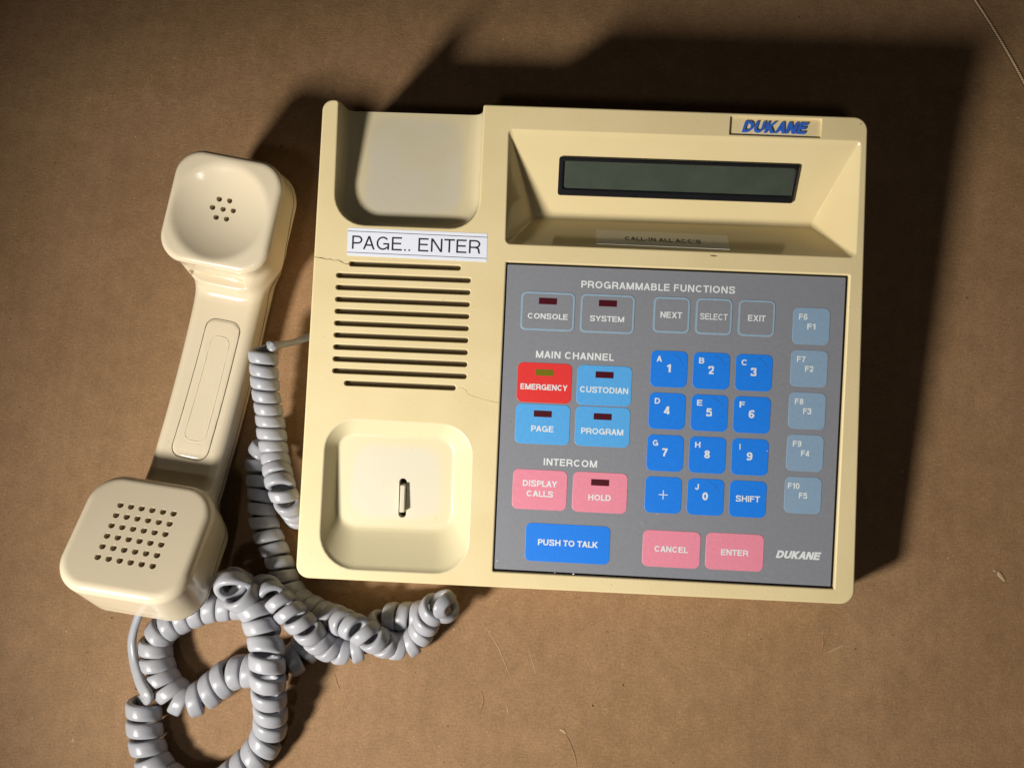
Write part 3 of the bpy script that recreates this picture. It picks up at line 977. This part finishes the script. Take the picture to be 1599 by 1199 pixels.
    g.loft([L3(i3, 0.55)], cap_last=True)
    g.build("display_screen", M_LCD, root)
    # ---- CALL-IN label on the front slope of the well
    eS = np.array([0, 70.3 - 53.9, -21.0]); eS /= np.linalg.norm(eS)
    nS = np.cross([1, 0, 0], eS); nS = nS if nS[2] > 0 else -nS
    def sl(x, y, h=0.0):
        c = np.array([x, 53.9, 0.0]) + eS * y + nS * (h - 0.17 + 0.0075 * y)
        return fw(*c)
    a = Mesh()
    q = [(-35.0, 3.0), (25.0, 2.3), (25.5, 15.0), (-34.9, 16.2)]
    a.loft([[sl(x, y, -0.4) for x, y in q], [sl(x, y, 0.04) for x, y in q]], cap_last=True)
    la = a.build("paper_label", M_PAPER2, root)
    tag(la, "off white film label reading CALL-IN ALL ACC'S")
    put_text("lettering", "CALL-IN ALL ACC'S", -22.0, 12.6, 7.2, 3.2, 0.14, M_INK, la, 0.19, 0, lambda x, y, h: sl(x, y - (x + 22) * 0.02, h))
make_face_parts(CONSOLE)

# ================================================================= handset
HO = np.array([-232.7, 17.2, 0.0]); HTH = math.radians(9.0)
HA = np.array([math.sin(HTH), math.cos(HTH), 0]); HW = np.array([math.cos(HTH), -math.sin(HTH), 0])
def hw(s, w, z):
    p = HO + HA * s + HW * w
    return (p[0], p[1], z)

def smin(a, b, k):
    h = np.clip(0.5 + 0.5 * (b - a) / k, 0, 1)
    return b + (a - b) * h - k * h * (1 - h)
def smax(a, b, k):
    return -smin(-a, -b, k)
def rbox2(x, y, hx, hy, r):
    qx = np.abs(x) - hx + r; qy = np.abs(y) - hy + r
    return np.minimum(np.maximum(qx, qy), 0) + np.hypot(np.maximum(qx, 0), np.maximum(qy, 0)) - r

def cup(s, w, z, c, yaw, tilt, hx, hy, depth, r, re, draft):
    ds, dw, dz = s - c[0], w - c[1], z - c[2]
    cy, sy = math.cos(yaw), math.sin(yaw)
    x = dw * cy + ds * sy
    y0 = ds * cy - dw * sy
    y = y0 * math.cos(tilt) - dz * math.sin(tilt)
    n = y0 * math.sin(tilt) + dz * math.cos(tilt)
    d2 = rbox2(x, y, hx - draft * n, hy - draft * n, r)
    dn = np.abs(n + depth / 2) - depth / 2
    a = d2 + re; b = dn + re
    return np.minimum(np.maximum(a, b), 0) + np.hypot(np.maximum(a, 0), np.maximum(b, 0)) - re, x, y, n

MC = (0.0, 0.0, 47.0); MT = math.radians(24.6); MY = math.radians(3.0)
EC = (150.6, 0.6, 49.0); ET = math.radians(-3.0)
def sstep(x, a, b):
    t = np.clip((x - a) / (b - a), 0, 1)
    return t * t * (3 - 2 * t)

def hsdf(s, w, z):
    lift = 0.0012 * (s - 72) ** 2
    wh = 17.2 + 1.5 * sstep(s, 108, 138) + 1.6 * sstep(-s, -34, 2)
    wc = 1.6 - 1.2 * sstep(s, 110, 150) - 1.6 * sstep(-s, -30, 0)
    th = 9.2 + 1.5 * sstep(s, 115, 150) + 2.0 * sstep(-s, -30, 5)
    zc = 10.0 + lift
    u = np.abs(w - wc) - wh; v = np.abs(z - zc) - th
    r = 5.5 + 3.0 * sstep(np.abs(s - 72), 45, 70)
    a = u + r; b = v + r
    d = np.minimum(np.maximum(a, b), 0) + np.hypot(np.maximum(a, 0), np.maximum(b, 0)) - r
    # plan rounding of both ends
    e = rbox2(s - 73.5, w - 0.5, 102.5, 29.5, 14)
    d = smax(d, e, 5)
    m, mx, my, mn = cup(s, w, z, MC, MY, MT, 29.6, 27.8, 35, 15.0, 4.4, -0.03)
    er, ex, ey, en = cup(s, w, z, EC, 0.0, ET, 26.3, 26.9, 28, 13.0, 3.2, -0.05)
    d = smin(d, m, 7.0)
    # ear neck: a sloping fillet block
    q = cup(s, w, z, (126.0, 0.4, 35.0), 0.0, -math.radians(40), np.interp(s, [106, 134], [14.0, 22.5]), 12, 26, 11, 7, 0.0)[0]
    dd = smin(er, q, 5.0)
    d = smin(d, dd, 9.0)
    # ear dish
    R = 46.0; dp = 6.0
    cx = np.array([-0.8, -0.8])
    ds = np.sqrt((ex - cx[0]) ** 2 + (ey - cx[1]) ** 2 + (en - (R - dp)) ** 2) - R
    d = smax(d, -ds, 0.9)
    # notch below the ear face
    nb = np.maximum(np.maximum(np.abs(s - 121.3 + (w + 1) * 0.03) - 2.5, np.abs(w + 0.8) - 13.6), np.abs(z - 38.0) - 10.0)
    d = smax(d, -nb, 0.7)
    return d

def surface_nets(fn, lo, hi, h):
    n = [int(math.ceil((b - a) / h)) + 1 for a, b in zip(lo, hi)]
    ax = [lo[k] + h * np.arange(n[k]) for k in range(3)]
    X, Y, Z = np.meshgrid(*ax, indexing='ij')
    D = fn(X, Y, Z)
    neg = D < 0
    nx, ny, nz = n
    cnt = np.zeros((nx - 1, ny - 1, nz - 1)); acc = np.zeros((3, nx - 1, ny - 1, nz - 1))
    corners = [(i, j, k) for i in (0, 1) for j in (0, 1) for k in (0, 1)]
    sl = lambda c: (slice(c[0], nx - 1 + c[0]), slice(c[1], ny - 1 + c[1]), slice(c[2], nz - 1 + c[2]))
    for a in corners:
        for ax_i in range(3):
            if a[ax_i] == 0:
                b = list(a); b[ax_i] = 1; b = tuple(b)
                da, db = D[sl(a)], D[sl(b)]
                cr = (da < 0) != (db < 0)
                t = np.where(cr, da / np.where(cr, da - db, 1), 0)
                cnt += cr
                for q in range(3):
                    acc[q] += np.where(cr, a[q] + (t if q == ax_i else 0), 0)
    act = cnt > 0
    idx = -np.ones(act.shape, int); idx[act] = np.arange(act.sum())
    I = np.argwhere(act)
    V = np.stack([lo[q] + h * (I[:, q] + acc[q][act] / cnt[act]) for q in range(3)], 1)
    F = []
    for ax_i in range(3):
        o1, o2 = [q for q in range(3) if q != ax_i]
        s0 = [slice(None)] * 3; s1 = [slice(None)] * 3
        s0[ax_i] = slice(0, n[ax_i] - 1); s1[ax_i] = slice(1, n[ax_i])
        a, b = neg[tuple(s0)], neg[tuple(s1)]
        E = np.argwhere(a != b)
        E = E[(E[:, o1] > 0) & (E[:, o2] > 0) & (E[:, o1] < n[o1] - 1) & (E[:, o2] < n[o2] - 1)]
        def get(d1, d2):
            c = E.copy(); c[:, o1] -= d1; c[:, o2] -= d2
            return idx[c[:, 0], c[:, 1], c[:, 2]]
        q = np.stack([get(1, 1), get(0, 1), get(0, 0), get(1, 0)], 1)
        fl_ = a[E[:, 0], E[:, 1], E[:, 2]]
        if ax_i == 1: fl_ = ~fl_
        q[~fl_] = q[~fl_][:, ::-1]
        F.append(q)
    F = np.concatenate(F)
    e = 0.05
    for _ in range(4):
        d = fn(V[:, 0], V[:, 1], V[:, 2])
        g = np.stack([fn(V[:, 0] + e, V[:, 1], V[:, 2]) - fn(V[:, 0] - e, V[:, 1], V[:, 2]),
                      fn(V[:, 0], V[:, 1] + e, V[:, 2]) - fn(V[:, 0], V[:, 1] - e, V[:, 2]),
                      fn(V[:, 0], V[:, 1], V[:, 2] + e) - fn(V[:, 0], V[:, 1], V[:, 2] - e)], 1) / (2 * e)
        g2 = np.maximum((g * g).sum(1), 0.2)
        step = np.clip(d / g2, -0.5, 0.5)
        V -= g * step[:, None] * 0.9
    return V, F

def top_z(s, w, zmax=70.0):
    """height of the handset's upper surface above (s, w)"""
    zs = np.arange(0, zmax, 0.1)
    d = hsdf(np.full_like(zs, s), np.full_like(zs, w), zs)
    k = np.where(d < 0)[0]
    return zs[k[-1]] + 0.05 if len(k) else 0.0

def side_w(s, z, side=1):
    ws = np.arange(0, 40, 0.1) * side
    d = hsdf(np.full_like(ws, s), ws, np.full_like(ws, z))
    k = np.where(d < 0)[0]
    return ws[k[-1]] if len(k) else None

def make_handset():
    root = empty("telephone_handset", tuple(HO))
    tag(root, "beige telephone handset lying on its back beside the console, cups facing up", "telephone handset")
    V, F = surface_nets(hsdf, (-50, -38, -2), (192, 38, 66), 0.85)
    zmin = V[:, 2].min()
    me = bpy.data.meshes.new("shell")
    W = HO[None] * 0 + HA[None] * V[:, :1] + HW[None] * V[:, 1:2]
    W[:, 2] = V[:, 2] - zmin + 0.05
    me.from_pydata((W * S).tolist(), [], F.tolist()); me.validate(); me.update()
    me.polygons.foreach_set("use_smooth", [True] * len(me.polygons))
    me.materials.append(M_HAND)
    o = bpy.data.objects.new("shell", me); COL.objects.link(o); o.parent = root
    HZ = -zmin + 0.05
    # drilled holes
    cm = Mesh()
    def drill(p, n, r, dep):
        n = Vector(n).normalized(); a = n.orthogonal().normalized(); b = n.cross(a)
        c0 = Vector(p) + n * 3; c1 = Vector(p) - n * dep
        l = [[tuple((c + (a * math.cos(q) + b * math.sin(q)) * r)) for q in np.linspace(0, 2 * math.pi, 16, endpoint=False)] for c in (c1, c0)]
        ids = [cm.loop(x) for x in l]
        cm.bridge(ids[0], ids[1]); cm.f.append(tuple(reversed(ids[0]))); cm.f.append(tuple(ids[1]))
    def frame(c, yaw, tilt):
        cy, sy = math.cos(yaw), math.sin(yaw)
        X = np.array([sy, cy, 0.0]); Y0 = np.array([cy, -sy, 0.0])          # in (s, w, z)
        Y = Y0 * math.cos(tilt) - np.array([0, 0, 1.0]) * math.sin(tilt)
        N = Y0 * math.sin(tilt) + np.array([0, 0, 1.0]) * math.cos(tilt)
        return X, Y, N
    def tow(v, pt=True):
        p = HA * v[0] + HW * v[1] + np.array([0, 0, v[2]])
        if pt: p = p + HO + np.array([0, 0, HZ])
        return p
    X, Y, N = frame(MC, MY, MT)
    PT = 4.93
    for i in range(6):
        for j in range(6):
            q = np.array(MC) + X * (i - 2.5) * PT + Y * (j - 2.5) * PT
            drill(tow(q), tow(N, False), 1.42, 7)
    X, Y, N = frame(EC, 0, ET)
    cx, cy = -1.6, 2.0
    for k in range(7):
        a = math.radians(60 * k + 2)
        ox, oy = (0, 0) if k == 6 else (5.0 * math.cos(a), 5.0 * math.sin(a))
        q = np.array(EC) + X * (cx + ox) + Y * (cy + oy) - N * 6.0
        drill(tow(q), tow(N, False), 1.3, 6)
    co = cm.build("drill_tool", M_HAND)
    bm = bmesh.new(); bm.from_mesh(co.data); bmesh.ops.recalc_face_normals(bm, faces=bm.faces); bm.to_mesh(co.data); bm.free()
    bm = bmesh.new(); bm.from_mesh(me); bmesh.ops.recalc_face_normals(bm, faces=bm.faces); bm.to_mesh(me); bm.free()
    mod = o.modifiers.new("drill", 'BOOLEAN'); mod.operation = 'DIFFERENCE'; mod.object = co
    nv = len(me.vertices)
    for solver in ('MANIFOLD', 'EXACT'):
        try:
            mod.solver = solver
        except Exception:
            continue
        dg = bpy.context.evaluated_depsgraph_get(); dg.update()
        res = bpy.data.meshes.new_from_object(o.evaluated_get(dg))
        if len(res.vertices) > nv * 0.7 and len(res.vertices) != nv:
            break
    o.modifiers.clear()
    o.data = res; res.name = "shell"
    res.polygons.foreach_set("use_smooth", [True] * len(res.polygons))
    res.set_sharp_from_angle(angle=math.radians(38))
    if not res.materials: res.materials.append(M_HAND)
    bpy.data.objects.remove(co)

    # ---- grip insert on the handle
    def on(s, w, up=0.0):
        p = tow((s, w, top_z(s, w) + up)); return tuple(p)
    outl = rpoly([(36.0, -6.5), (104.7, -5.1), (104.7, 12.1), (36.0, 11.6)], [5.0, 5.0, 5.0, 5.0], 6)
    dense = []
    for a, b in zip(outl, outl[1:] + outl[:1]):
        a = Vector(a); b = Vector(b); n = max(1, int((b - a).length / 2.5))
        dense += [tuple(a + (b - a) * k / n) for k in range(n)]
    g = Mesh()
    cut = [on(s, w, 0.02) for s, w in dense]
    tube(g, cut, 0.22, 6, True, 0.6)
    gi = Mesh()
    c0 = Vector((70.3, 3.0))
    lp = []
    for k, up in ((0.985, -0.2), (0.98, 0.08), (0.955, 0.16), (0.75, 0.16), (0.45, 0.16), (0.12, 0.16)):
        ring = []
        for s, w in dense:
            q = Vector((s, w)) - c0
            f = 1 - (1 - k) * (1.0 if abs(q.x) < 25 else 0.6)
            ring.append(on(c0.x + q.x * k, c0.y + q.y * k, up))
        lp.append(ring)
    gi.loft(lp, cap_last=True)
    ins = gi.build("grip_insert", M_HAND, root, 60)
    g.build("groove", M_SEAM, ins)
    inl = rpoly([(44.6, -2.3), (96.3, -1.2), (96.3, 8.2), (44.6, 8.3)], 3.6, 6)
    dense2 = []
    for a, b in zip(inl, inl[1:] + inl[:1]):
        a = Vector(a); b = Vector(b); n = max(1, int((b - a).length / 2.5))
        dense2 += [tuple(a + (b - a) * k / n) for k in range(n)]
    g2 = Mesh(); tube(g2, [on(s, w, 0.2) for s, w in dense2], 0.28, 6, True, 0.5)
    g2.build("raised_rib", M_HAND, ins)

    # ---- parting seam along both sides
    for side in (1, -1):
        pts = []
        for s in np.arange(-34, 175, 2.5):
            z = 9.0 + 0.0013 * (s - 72) ** 2 + 9.0 * float(sstep(np.array(s), 112, 142)) + 5.0 * float(sstep(-np.array(s), -25, 10))
            wv = side_w(s, z, side)
            if wv is not None:
                pts.append(tuple(tow((s, wv, z))))
        k = Mesh(); tube(k, pts, 0.28, 6)
        k.build("shell_seam", M_SEAM, root)
    # ---- cord socket at the chin end
    return root, HZ
HANDSET, HZ = make_handset()

# ================================================================= coiled cord
def catmull(pts, step=0.35):
    P = np.array(pts, float)
    P = np.vstack([2 * P[0] - P[1], P, 2 * P[-1] - P[-2]])
    out = []
    for i in range(1, len(P) - 2):
        p0, p1, p2, p3 = P[i - 1:i + 3]
        n = max(2, int(np.linalg.norm(p2 - p1) / step))
        for k in range(n):
            t = k / n
            out.append(0.5 * ((2 * p1) + (-p0 + p2) * t + (2 * p0 - 5 * p1 + 4 * p2 - p3) * t * t + (-p0 + 3 * p1 - 3 * p2 + p3) * t ** 3))
    out.append(P[-2])
    out = np.array(out)
    for _ in range(6):
        out[1:-1] = 0.25 * out[:-2] + 0.5 * out[1:-1] + 0.25 * out[2:]
    d = np.r_[0, np.cumsum(np.linalg.norm(np.diff(out, axis=0), axis=1))]
    s = np.arange(0, d[-1], step)
    return np.stack([np.interp(s, d, out[:, k]) for k in range(3)], 1), s

def coil(mb, pts, R, pitch, phase=0.0, bw=2.75, bt=1.5, seed=1, end_phase=None):
    hand = -1
    C, s = catmull(pts)
    rnd = np.random.RandomState(seed)
    T = np.gradient(C, axis=0); T /= np.linalg.norm(T, axis=1)[:, None]
    N = np.zeros_like(C); n = np.cross(T[0], [0, 0, 1.0]); n /= np.linalg.norm(n)
    for i in range(len(C)):
        n = n - T[i] * (n @ T[i]); n /= np.linalg.norm(n); N[i] = n
    B = np.cross(T, N)
    turns = s[-1] / pitch
    per = 30
    if end_phase is not None: phase = end_phase - hand * 2 * math.pi * turns
    K = int(turns * per)
    u = np.linspace(0, s[-1], K)
    wob = np.interp(u, np.linspace(0, s[-1], int(turns) + 2), np.r_[0, rnd.uniform(-0.35, 0.35, int(turns)), 0])
    I = lambda A: np.stack([np.interp(u, s, A[:, k]) for k in range(3)], 1)
    Cc, Tt, Nn, Bb = I(C), I(T), I(N), I(B)
    ph = hand * (2 * math.pi * u / pitch) + phase + wob
    rad = Nn * np.cos(ph)[:, None] + Bb * np.sin(ph)[:, None]
    rr = R - bt + np.interp(u, np.linspace(0, s[-1], int(turns) + 2), rnd.uniform(-0.3, 0.3, int(turns) + 2))
    Q = Cc + rad * rr[:, None]
    # floor clearance
    tl = np.gradient(Q, axis=0); tl /= np.linalg.norm(tl, axis=1)[:, None]
    ax = Tt - tl * (Tt * tl).sum(1)[:, None]; ax /= np.linalg.norm(ax, axis=1)[:, None]
    rd = np.cross(ax, tl)
    sg = np.sign((rd * rad).sum(1))[:, None]; rd = rd * sg
    n = 14; loops = []
    sec = []
    for k in range(n):
        a = 2 * math.pi * k / n
        ca, sa = math.cos(a), math.sin(a)
        e = 0.62
        sec.append((math.copysign(abs(ca) ** e, ca) * bw, math.copysign(abs(sa) ** e, sa) * bt))
    base = len(mb.v)
    for k, (a, b) in enumerate(sec):
        pass
    Vv = np.stack([Q + ax * a + rd * b for a, b in sec], 1)       # K x n x 3
    Vv[:, :, 2] = np.maximum(Vv[:, :, 2], 0.15)
    mb.v += [tuple(x) for x in Vv.reshape(-1, 3)]
    for i in range(K - 1):
        for k in range(n):
            l = (k + 1) % n
            mb.f.append((base + i * n + k, base + i * n + l, base + (i + 1) * n + l, base + (i + 1) * n + k))
    mb.f.append(tuple(base + k for k in reversed(range(n))))
    mb.f.append(tuple(base + (K - 1) * n + k for k in range(n)))
    return Q[0], -tl[0], Q[-1], tl[-1]

def ribbon(mb, pts, wd, th, twist=None):
    C, s = catmull(pts, 0.8)
    T = np.gradient(C, axis=0); T /= np.linalg.norm(T, axis=1)[:, None]
    n = 12; loops = []
    for i in range(len(C)):
        f = s[i] / s[-1]
        side = np.cross(T[i], [0, 0, 1.0]); side /= np.linalg.norm(side); up = np.cross(side, T[i])
        a0 = twist(f) if twist else 0.0
        ex = side * math.cos(a0) + up * math.sin(a0); ey = -side * math.sin(a0) + up * math.cos(a0)
        w = wd(f) if callable(wd) else wd
        hh = th(f) if callable(th) else th
        l = []
        for k in range(n):
            a = 2 * math.pi * k / n; ca, sa = math.cos(a), math.sin(a)
            l.append(tuple(C[i] + ex * math.copysign(abs(ca) ** 0.7, ca) * w + ey * math.copysign(abs(sa) ** 0.7, sa) * hh))
        loops.append(l)
    mb.loft(loops, cap_last=True, cap_first=True)

def make_cord():
    S1 = [(-191.3,106.3,26), (-190.2,97.4,24), (-189.6,89.3,22), (-188.6,81.9,20), (-187.4,74.4,18), (-186.1,66.8,17), (-184.5,59.2,16.5), (-182.7,52.6,17), (-179.9,45.8,20), (-177.0,39.6,22), (-174.8,34.6,20), (-173.4,31.0,14), (-172.6,28.0,7)]
    S2 = [(-187.0,64.0,7), (-191.5,60.0,7.5), (-194.0,53.9,7.5), (-192.9,46.8,8), (-191.7,40.0,8), (-191.1,32.9,8), (-189.8,25.9,8), (-187.4,19.8,8), (-184.3,13.9,8), (-181.0,8.0,8), (-178.3,2.0,8), (-176.0,-3.3,8), (-172.3,-9.7,8), (-167.0,-14.2,8), (-161.2,-16.6,8), (-154.6,-18.8,9), (-148.1,-19.6,13), (-140.7,-21.0,18), (-133.6,-23.6,20), (-127.8,-27.7,16), (-122.1,-30.1,10), (-115.1,-29.2,8), (-109.0,-23.2,10), (-105.5,-16.0,15), (-102.0,-10.0,19), (-98.6,-8.2,20), (-98.0,-11.5,15)]
    S3 = [(-191.0,-14.0,8), (-187.0,-8.0,10), (-182.5,-6.5,16), (-177.8,-8.6,22), (-173.8,-10.9,23), (-169.6,-14.5,23), (-165.1,-18.5,23), (-160.8,-22.9,21), (-156.6,-28.4,16), (-150.9,-33.0,11), (-144.0,-33.8,8), (-138.2,-31.9,7.5), (-132.2,-25.4,7.5), (-127.3,-19.1,8), (-120.4,-17.0,8), (-113.1,-16.3,8.5), (-106.2,-14.5,9), (-100.5,-12.4,9), (-98.0,-11.5,15)]
    S4 = [(-191.5,-12.0,8), (-195.5,-8.0,11), (-197.6,-5.0,18), (-196.0,-4.6,25), (-192.4,-8.0,26), (-188.5,-11.3,23), (-185.1,-15.1,22), (-182.9,-19.0,22), (-181.0,-23.5,22), (-178.9,-28.0,23), (-177.4,-33.0,24), (-176.6,-39.4,24), (-176.2,-46.8,22.5), (-175.8,-54.7,19), (-175.8,-62.7,15), (-176.7,-69.9,11.5), (-178.6,-76.4,9.5), (-182.0,-82.3,8.5), (-186.4,-87.7,8.5), (-191.4,-92.5,8.5), (-198.5,-97.8,8.5), (-208.7,-101.2,8.5), (-219.6,-99.0,8.5), (-227.8,-93.2,8.5), (-232.8,-86.4,8.5), (-235.8,-79.1,8.5), (-237.5,-71.6,8.5), (-238.7,-63.6,8.5)]
    S5 = [(-187.0,-13.5,8.5), (-192.5,-15.0,8.5), (-198.0,-15.2,8.5), (-204.1,-16.2,8.5), (-209.7,-16.8,8.5), (-213.9,-17.9,8.5), (-219.3,-20.0,8.5), (-225.2,-23.3,8.5), (-229.9,-26.5,8.5), (-233.8,-30.9,8.5), (-235.8,-35.7,8.5), (-235.2,-41.1,8.5), (-233.7,-46.3,8.5), (-231.0,-51.1,8.5), (-226.8,-55.9,8.5), (-220.8,-60.2,8.5), (-214.6,-60.5,8.5), (-208.6,-56.6,8.5), (-202.9,-51.6,8.5), (-197.1,-47.2,8.5), (-190.8,-45.7,8.5), (-186.0,-44.8,8.5), (-179.0,-43.6,8), (-172.1,-41.2,8), (-166.2,-37.1,7.5), (-162.5,-31.0,7), (-160.0,-25.0,7), (-157.5,-20.0,6.5)]
    T1 = [(-188.0,103.4,20), (-185.3,107.9,15), (-181.1,112.7,9), (-175.1,116.1,6), (-167.8,117.7,6), (-158,118,6)]
    T2 = [(-230.9,-62.5,12), (-233.6,-58.4,16), (-237.8,-53.0,15), (-243.0,-44.0,13), (-244.8,-34.5,14), (-242.2,-26.3,18), (-238.0,-17.6,23), (-236, -8, 26)]
    root = empty("coiled_cord", (-190, 0, 0))
    tag(root, "grey coiled telephone cord tangled beside the console and looping below the handset", "phone cord")
    ends = {}
    for nm, P, R, p, ph, sd, ep, bw in (("a", S1, 6.8, 6.2, math.pi, 1, None, 2.85), ("b", S2 + S3[-2::-1], 6.8, 6.8, 1.2, 2, None, 2.95),
                                        ("d", S4, 8.1, 8.3, 0, 4, 0.0, 3.45), ("e", S5, 7.9, 7.2, 0.0, 5, None, 3.3)):
        m = Mesh(); ends[nm] = coil(m, P, R, p, ph, bw, 1.75, sd, ep)
        m.build("coil", M_CORD, root, 80)
    q, d = ends["a"][:2]
    m = Mesh(); ribbon(m, [tuple(q - d * 0.3), tuple(q + d * 1.2), tuple(q + d * 3.0)] + T1[2:], lambda f: 2.85 + 0.3 * f, lambda f: 1.78 - 0.5 * f, lambda f: 1.0 * math.sin(math.pi * f))
    m.build("straight_tail", M_CORD, root, 60)
    q, d = ends["d"][2:]
    m = Mesh(); ribbon(m, [tuple(q - d * 2.0), tuple(q), tuple(q + d * 2.5)] + T2[1:], lambda f: 3.45 - 1.5 * min(1, f * 1.4), lambda f: 1.78 - 0.3 * f, lambda f: 0.7 * f)
    m.build("straight_tail", M_CORD, root, 60)
    return root
CORD = make_cord()
